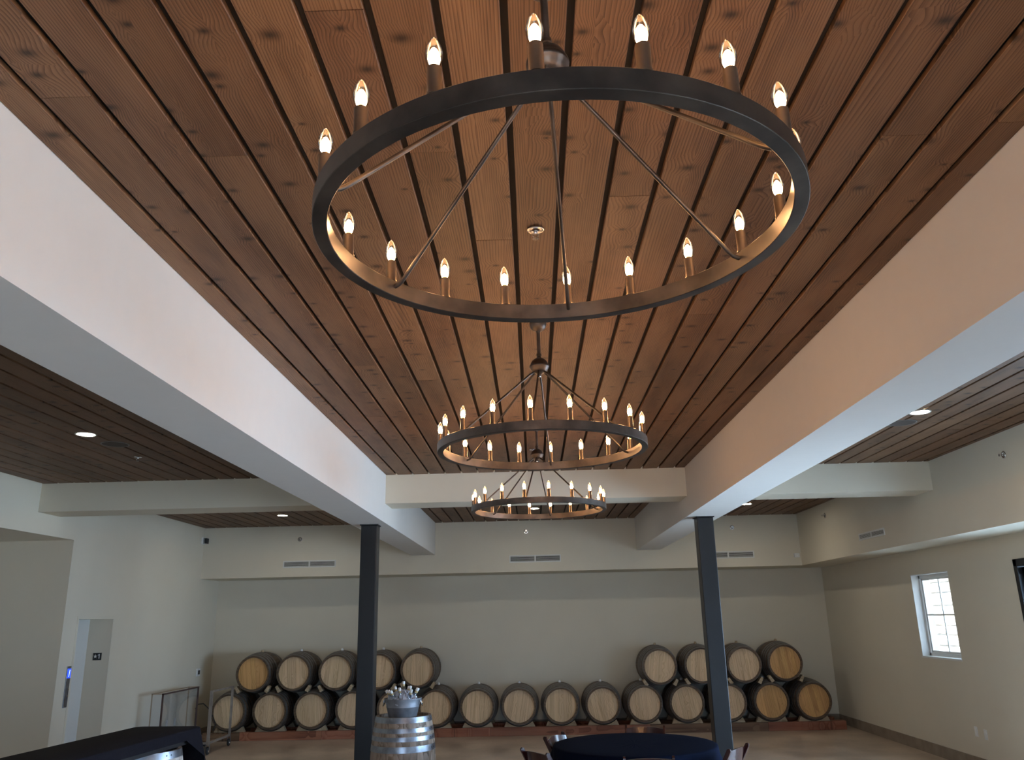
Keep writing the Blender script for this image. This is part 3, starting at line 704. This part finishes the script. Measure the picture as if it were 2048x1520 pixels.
for i in range(190):
    a = random.uniform(0, 2*PI); r = .165*math.sqrt(random.random()); zz = .165+.10*(1-(r/.17)**2)+random.uniform(-.015, .012); s_ = random.uniform(.012, .02)
    ic.box(-s_, s_, -s_, s_, -s_, s_, Matrix.Translation((r*math.cos(a), r*math.sin(a), zz)) @ Matrix.Rotation(random.uniform(0, 3), 4, Vector((random.random(), random.random(), .5)).normalized()))
io = ic.obj('ice', ICE, None, (-1.425, 9.28, BL-.03)); tag(io, 'heap of ice cubes in the galvanised tub', 'ice', kind='stuff')
body_me = MB().lathe([(0, 0), (.028, 0), (.031, .004), (.031, .125), (.028, .145), (.018, .168), (.0135, .185), (.0130, .222), (0, .222)], 20).mesh('glass_body', BOTGL, 60)
cap_me = MB().lathe([(.0135, .205), (.0155, .208), (.0155, .232), (.013, .236), (0, .236)], 16).mesh('cap', WPLAST, 40)
lab_me = MB().lathe([(.0315, .045), (.0315, .115)], 20).mesh('bottle_label', simple('amber_label', (.42, .30, .12), .6), 60)
labw_me = MB().lathe([(.0315, .045), (.0315, .115)], 20).mesh('bottle_label', simple('cream_label', (.75, .72, .66), .6), 60)
nk_me = MB().lathe([(.0145, .185), (.0145, .206)], 16).mesh('neck_label', simple('gold_foil', (.45, .36, .18), .5), 60)
bots = [(205, .03, 34, 'lying low at the far left'), (-100, .04, 20, 'front middle of the ice'), (75, .06, 24, 'leaning away behind the tallest one'), (180, .045, 36, 'leaning out over the left rim'), (150, .03, 20, 'leaning left behind the leftmost one'), (95, .035, 7, 'tallest, near the middle of the ice'),
        (40, .03, 16, 'just right of the tallest one'), (20, .05, 30, 'leaning right at the back of the ice'), (-8, .055, 27, 'standing at the right rim'),
        (-128, .05, 33, 'tipped toward the viewer at the left'), (-50, .05, 31, 'tipped toward the viewer at the right')]
for i, (az, r0, tilt, lb) in enumerate(bots):
    a = math.radians(az); q = Vector((math.cos(a), math.sin(a), 0))
    M2 = Matrix.Rotation(math.radians(tilt), 4, Vector((0, 0, 1)).cross(q))
    t = thing('bottle', 'small capped glass bottle in the ice tub, '+lb, 'bottle', (-1.425+q.x*r0, 9.28+q.y*r0, BL-.03+(.135 if i == 5 else .095)), M2.to_euler(), 'bottles in the ice tub')
    put('glass_body', body_me, t); put('cap', cap_me, t); put('bottle_label', lab_me if i % 2 else labw_me, t); put('neck_label', nk_me, t)

# ------------------------------------------------------------------ round table, cloth and folding chairs
TX, TY, TR, TZ = .913, 8.385, .762, .757
t = thing('round_table', 'round folding table hidden under the dark cloth', 'table', (TX, TY, 0))
MB().lathe([(0, TZ-.03), (TR-.005, TZ-.03), (TR, TZ-.025), (TR, TZ-.006), (TR-.004, TZ-.003), (0, TZ-.003)], 64).obj('tabletop', BLACKPL, t)
for sx in (-1, 1):
    for s2 in (-1, 1): MB().tube([(sx*.18, s2*.16, 0), (sx*.18, s2*.16, TZ-.03)], .016, 8).obj('leg', HOOPD, t)
cl = MB(); n = 180; rows = [(0, 0), (.2, 0), (.45, 0), (.68, 0), (.745, 0)]; vs = []; fs = []
def fold(a): return (math.sin(a*13)+.6*math.sin(a*21+1.3)+.4*math.sin(a*7+.5))
prof = [(0.0, TZ), (.3, TZ), (.55, TZ), (.74, TZ+.0), (.758, TZ-.001), (.767, TZ-.007), (.771, TZ-.02), (.775, TZ-.06), (.778, TZ-.09), (.781, TZ-.13), (.785, TZ-.17), (.789, TZ-.21), (.793, TZ-.25)]
for i in range(n):
    a = 2*PI*i/n
    for k, (r, z_) in enumerate(prof):
        dep = max(0, k-6)/6
        rr = r+.034*dep*fold(a)+(.02*dep)
        vs.append((rr*math.cos(a), rr*math.sin(a), z_ + (0 if k < 4 else -.002)))
m_n = len(prof)
for i in range(n):
    j = (i+1) % n
    for k in range(1 if False else 0, m_n-1): fs.append((i*m_n+k, i*m_n+k+1, j*m_n+k+1, j*m_n+k))
o = MB().add(vs, fs).obj('tablecloth', NAVYCLOTH, None, (TX, TY, 0), smooth=70)
sm_ = o.modifiers.new('solid', 'SOLIDIFY'); sm_.thickness = .0012; sm_.offset = 1
tag(o, 'dark blue-black cloth draped over the round table', 'tablecloth')

def bar_mesh(name, p, q, w_, th, m, rnd=True):
    """flat bar from p to q, width w_ in the yz plane, thickness th along x, with round ends"""
    p, q = Vector(p), Vector(q); d = (q-p).normalized(); nrm = Vector((1, 0, 0)); s_ = nrm.cross(d).normalized()
    pts = []
    for k in range(9): a = PI/2+PI*k/8; pts.append(p + d*math.cos(a)*w_/2 + s_*math.sin(a)*w_/2)
    for k in range(9): a = -PI/2+PI*k/8; pts.append(q + d*math.cos(a)*w_/2 + s_*math.sin(a)*w_/2)
    n_ = len(pts); vs = [v-nrm*th/2 for v in pts]+[v+nrm*th/2 for v in pts]
    fs = [tuple(range(n_-1, -1, -1)), tuple(range(n_, 2*n_))]+[(i, (i+1) % n_, n_+(i+1) % n_, n_+i) for i in range(n_)]
    return MB().add(vs, fs).mesh(name, m)
CW = .20
def rail_mesh(z0, z1, yb0, bow, name, arch=0.0):
    n_ = 12; vs = []; fs = []
    for i in range(n_+1):
        u = -1+2*i/n_; x = u*(CW-.008); y_ = yb0-bow*(1-u*u); ar = arch*(1-u*u)
        lean = (z1-z0)*.30
        vs += [(x, y_-.008, z0), (x, y_+.008, z0), (x, y_+.008-lean, z1+ar), (x, y_-.008-lean, z1+ar)]
    for i in range(n_):
        for k in range(4): k2 = (k+1) % 4; fs.append((i*4+k, i*4+k2, (i+1)*4+k2, (i+1)*4+k))
    fs.append((3, 2, 1, 0)); fs.append(tuple(n_*4+k for k in range(4)))
    return MB().add(vs, fs).mesh(name, m=MAHOG, smooth=50)
# local +y faces the table; the long leg runs from the front foot to the top of the back
legA = bar_mesh('leg', (0, .20, .0175), (0, -.235, .79), .036, .020, MAHOG)
legB = bar_mesh('leg', (0, -.24, .0175), (0, .13, .43), .034, .018, MAHOG)
railA = rail_mesh(.655, .775, -.170, .035, 'back_rail', .018); railB = rail_mesh(.52, .56, -.09, .02, 'lower_rail')
seat_me = MB().poly([(-.178, -.17), (.178, -.17), (.178, .17), (.15, .20), (-.15, .20), (-.178, .17)], .425, .447).mesh('seat', MAHOG)
pad_me = MB().poly([(-.165, -.16), (.165, -.16), (.165, .16), (.14, .185), (-.14, .185), (-.165, .16)], .447, .470).mesh('seat_pad', BLACKPL)
str_me = MB().tube([(-CW, 0, 0), (CW, 0, 0)], .009, 8).mesh('stretcher', MAHOG)
def chair(pa, pb, lb):
    cx, cyy = (pa[0]+pb[0])/2, (pa[1]+pb[1])/2
    dx, dy = TX-cx, TY-cyy; rz = math.atan2(dy, dx)-PI/2
    # back-post tops lie at local y=-0.235
    ox, oy = cx + .235*math.cos(rz+PI/2), cyy + .235*math.sin(rz+PI/2)
    t = thing('folding_chair', lb, 'chair', (ox, oy, 0), (0, 0, rz), 'dark red folding chairs around the round table')
    for s in (-1, 1):
        put('leg', legA, t, (s*CW, 0, 0)); put('leg', legB, t, (s*(CW-.022), 0, 0))
    put('back_rail', railA, t); put('lower_rail', railB, t); put('seat', seat_me, t, bevel=.004); put('seat_pad', pad_me, t, bevel=.008)
    put('stretcher', str_me, t, (0, .17, .07)); put('stretcher', str_me, t, (0, -.20, .07))
chair((-.168, 7.913), (.11, 7.60), 'dark red folding chair at front left of the round table')
chair((.029, 8.624), (.30, 8.92), 'dark red folding chair at back left, its back rail shining blue')
chair((.93, 9.33), (1.34, 9.31), 'dark red folding chair behind the far side of the round table')
chair((1.64, 7.606), (1.855, 7.957), 'dark red folding chair at the right side of the round table')
chair((.70, 7.30), (1.11, 7.32), 'dark red folding chair on the near side, its rail against the cloth')

# ------------------------------------------------------------------ bar top with black cloth
bt = thing('bar_counter', 'long black bar plank laid across upright barrels', 'bar', (-3.475, 5.0, 0), (0, 0, math.radians(-5.4)))
# local: x across, y along; far end at y=2.62
box(-.28, .28, -2.4, 2.62, .952, 1.064).obj('plank', BLACKPL, bt)
bc = MB()
def bar_cloth():
    ztop = 1.070; hw = .298; ye = 2.66; ys_ = -2.45; dr_ = .082; de = .30; r = .07
    sec = []  # outline around top: polygon with rounded far corners
    pts = [(hw, ys_)]
    pts += [(hw, ys_+(ye-r-ys_)*k/24) for k in range(1, 25)]
    for k in range(1, 9): a = k/8*PI/2; pts.append((hw-r+r*math.cos(a), ye-r+r*math.sin(a)))
    pts += [(hw-r-(2*hw-2*r)*k/8, ye) for k in range(1, 9)]
    for k in range(1, 9): a = PI/2+k/8*PI/2; pts.append((-hw+r+r*math.cos(a), ye-r+r*math.sin(a)))
    pts += [(-hw, ye-r-(ye-r-ys_)*k/24) for k in range(1, 25)]
    n_ = len(pts); vs = [(x, y_, ztop) for x, y_ in pts]; fs = [tuple(range(n_))]
    def drop(x, y_):
        u = min(1, max(0, (y_-(ye-.16))/.14)); u = u*u*(3-2*u); return dr_+(de-dr_)*u
    for k, (dz, o_) in enumerate(((.004, .006), (.02, .010), (1, None))):
        for i, (x, y_) in enumerate(pts):
            nx = (x/hw if abs(x) > hw-r-.001 else 0); ny = (1 if y_ > ye-r else 0)
            if o_ is None: d_ = drop(x, y_); e = .012+(.05+.012*math.sin(i*.9))*max(0, d_-dr_)/(de-dr_)
            else: d_, e = dz, o_
            vs.append((x+nx*e, y_+ny*e, ztop-d_))
        b0 = k*n_; 
        for i in range(n_-1): fs.append((b0+i, b0+n_+i, b0+n_+i+1, b0+i+1))
    return MB().add(vs, fs)
o = bar_cloth().obj('bar_cloth', BLACKCLOTH, None, (-3.475, 5.0, 0), (0, 0, math.radians(-5.4)), smooth=50)
tag(o, 'black cloth covering the long bar counter at lower left', 'tablecloth')
standing((-3.50, 4.2, 0), .1, 'bleached upright barrel under the near end of the bar', STAVEW, hoops_z, 'upright barrels')

# ------------------------------------------------------------------ acrylic case, cart, hose
FRM = simple('brown_frame', (.085, .05, .045), .5, vary=.1); TANF = simple('tan_edge', (.40, .30, .20), .6, vary=.1)
cs = thing('display_case', 'clear acrylic case in a brown frame against the left wall', 'display case', (-5.84, 12.95, 0))
x1, yA, yB_, zt = .24, 0, 1.37, .945
fr = MB(); e = .022
fr.box(x1-e, x1, yA, yA+e, .05, zt).box(x1-e, x1, yB_-e, yB_, .05, zt).box(x1-e, x1, yA, yB_, zt-e, zt).box(x1-e, x1, yA, yB_, .05, .05+e)
fr.obj('front_frame', FRM, cs)
fb = MB(); e = .014; x0 = .06
fb.box(x0, x0+e, yA, yA+e, .05, zt).box(x0, x0+e, yB_-e, yB_, .05, zt).box(x0, x0+e, yA, yB_, zt-e, zt).box(x0, x1-.022, yA, yA+e, zt-e, zt).box(x0, x1-.022, yB_-e, yB_, zt-e, zt)
fb.obj('back_frame', TANF, cs)
box(x1-.014, x1-.010, yA+.022, yB_-.022, .072, zt-.022).obj('panel', ACRYL, cs)
box(x0+.014, x1-.022, yA+.004, yA+.008, .06, zt-.014).obj('panel', ACRYL, cs)
box(x0, x1-.022, yA+.01, yB_-.01, .05, .07).obj('base', TANF, cs)
for yy in (.05, yB_-.05):
    for xx in (x0+.04, x1-.05): MB().lathe([(0, 0), (.02, 0), (.02, .05), (0, .05)], 12, Matrix.Translation((xx, yy, 0))).obj('foot', RUBBER, cs)
ct = thing('rolling_cart', 'bare metal rolling cart frame before the leftmost barrels', 'cart', (-5.10, 13.56, 0))
PIPE = metal_patina('worn_pipe', (.30, .26, .23), (.42, .37, .32), .5, .5)
t_ = .016
L_ = .93
MB().box(-.02, .02, -.02, .02, .14, .93).obj('post', PIPE, ct); MB().box(-.016, .016, L_-.016, L_+.016, .14, .93).obj('post', PIPE, ct)
MB().box(-.016, .016, 0, L_, .905, .93).obj('top_rail', PIPE, ct); MB().box(-.016, .016, 0, L_, .15, .18).obj('bottom_rail', PIPE, ct)
MB().box(-.42, 0, -.016, .016, .15, .18).obj('bottom_rail', PIPE, ct); MB().box(-.42, 0, L_-.016, L_+.016, .15, .18).obj('bottom_rail', PIPE, ct)
MB().box(-.436, -.404, 0, L_, .15, .18).obj('bottom_rail', PIPE, ct)
for i in range(6):
    yy = .06+i*(L_-.12)/6; box(-.404, -.016, yy, yy+.115, .18, .195).obj('deck_board', RAILB, ct)
wh = MB().lathe([(.0, -.016), (.03, -.018), (.046, -.016), (.056, -.010), (.058, 0), (.056, .010), (.046, .016), (.03, .018), (0, .016)], 24, Matrix.Rotation(PI/2, 4, 'Y')).mesh('caster', RUBBER, 50)
hubm = MB().lathe([(0, -.021), (.024, -.021), (.028, -.016), (.028, .016), (.024, .021), (0, .021)], 20, Matrix.Rotation(PI/2, 4, 'Y')).mesh('wheel_hub', CHROME, 50)
frk = MB().box(-.026, -.022, -.018, .018, 0, .09).box(.022, .026, -.018, .018, 0, .09).box(-.026, .026, -.018, .018, .085, .092).mesh('fork', ZINC)
for xx in (0, -.40):
    for yy in (.01, L_-.01):
        w_ = put('caster', wh, ct, (xx, yy, .058)); put('wheel_hub', hubm, w_); put('fork', frk, w_)
hz = MB().tube([(-5.98, 15.2, .52), (-5.9, 15.1, .60), (-5.75, 14.95, .62), (-5.62, 14.85, .55), (-5.52, 14.82, .42), (-5.46, 14.8, .30), (-5.5, 14.8, .20)], .009, 8)
tag(hz.obj('hose', RUBBER, None, smooth=True), 'black hose looping from the left corner to the barrels', 'hose')
print('planks', pk)
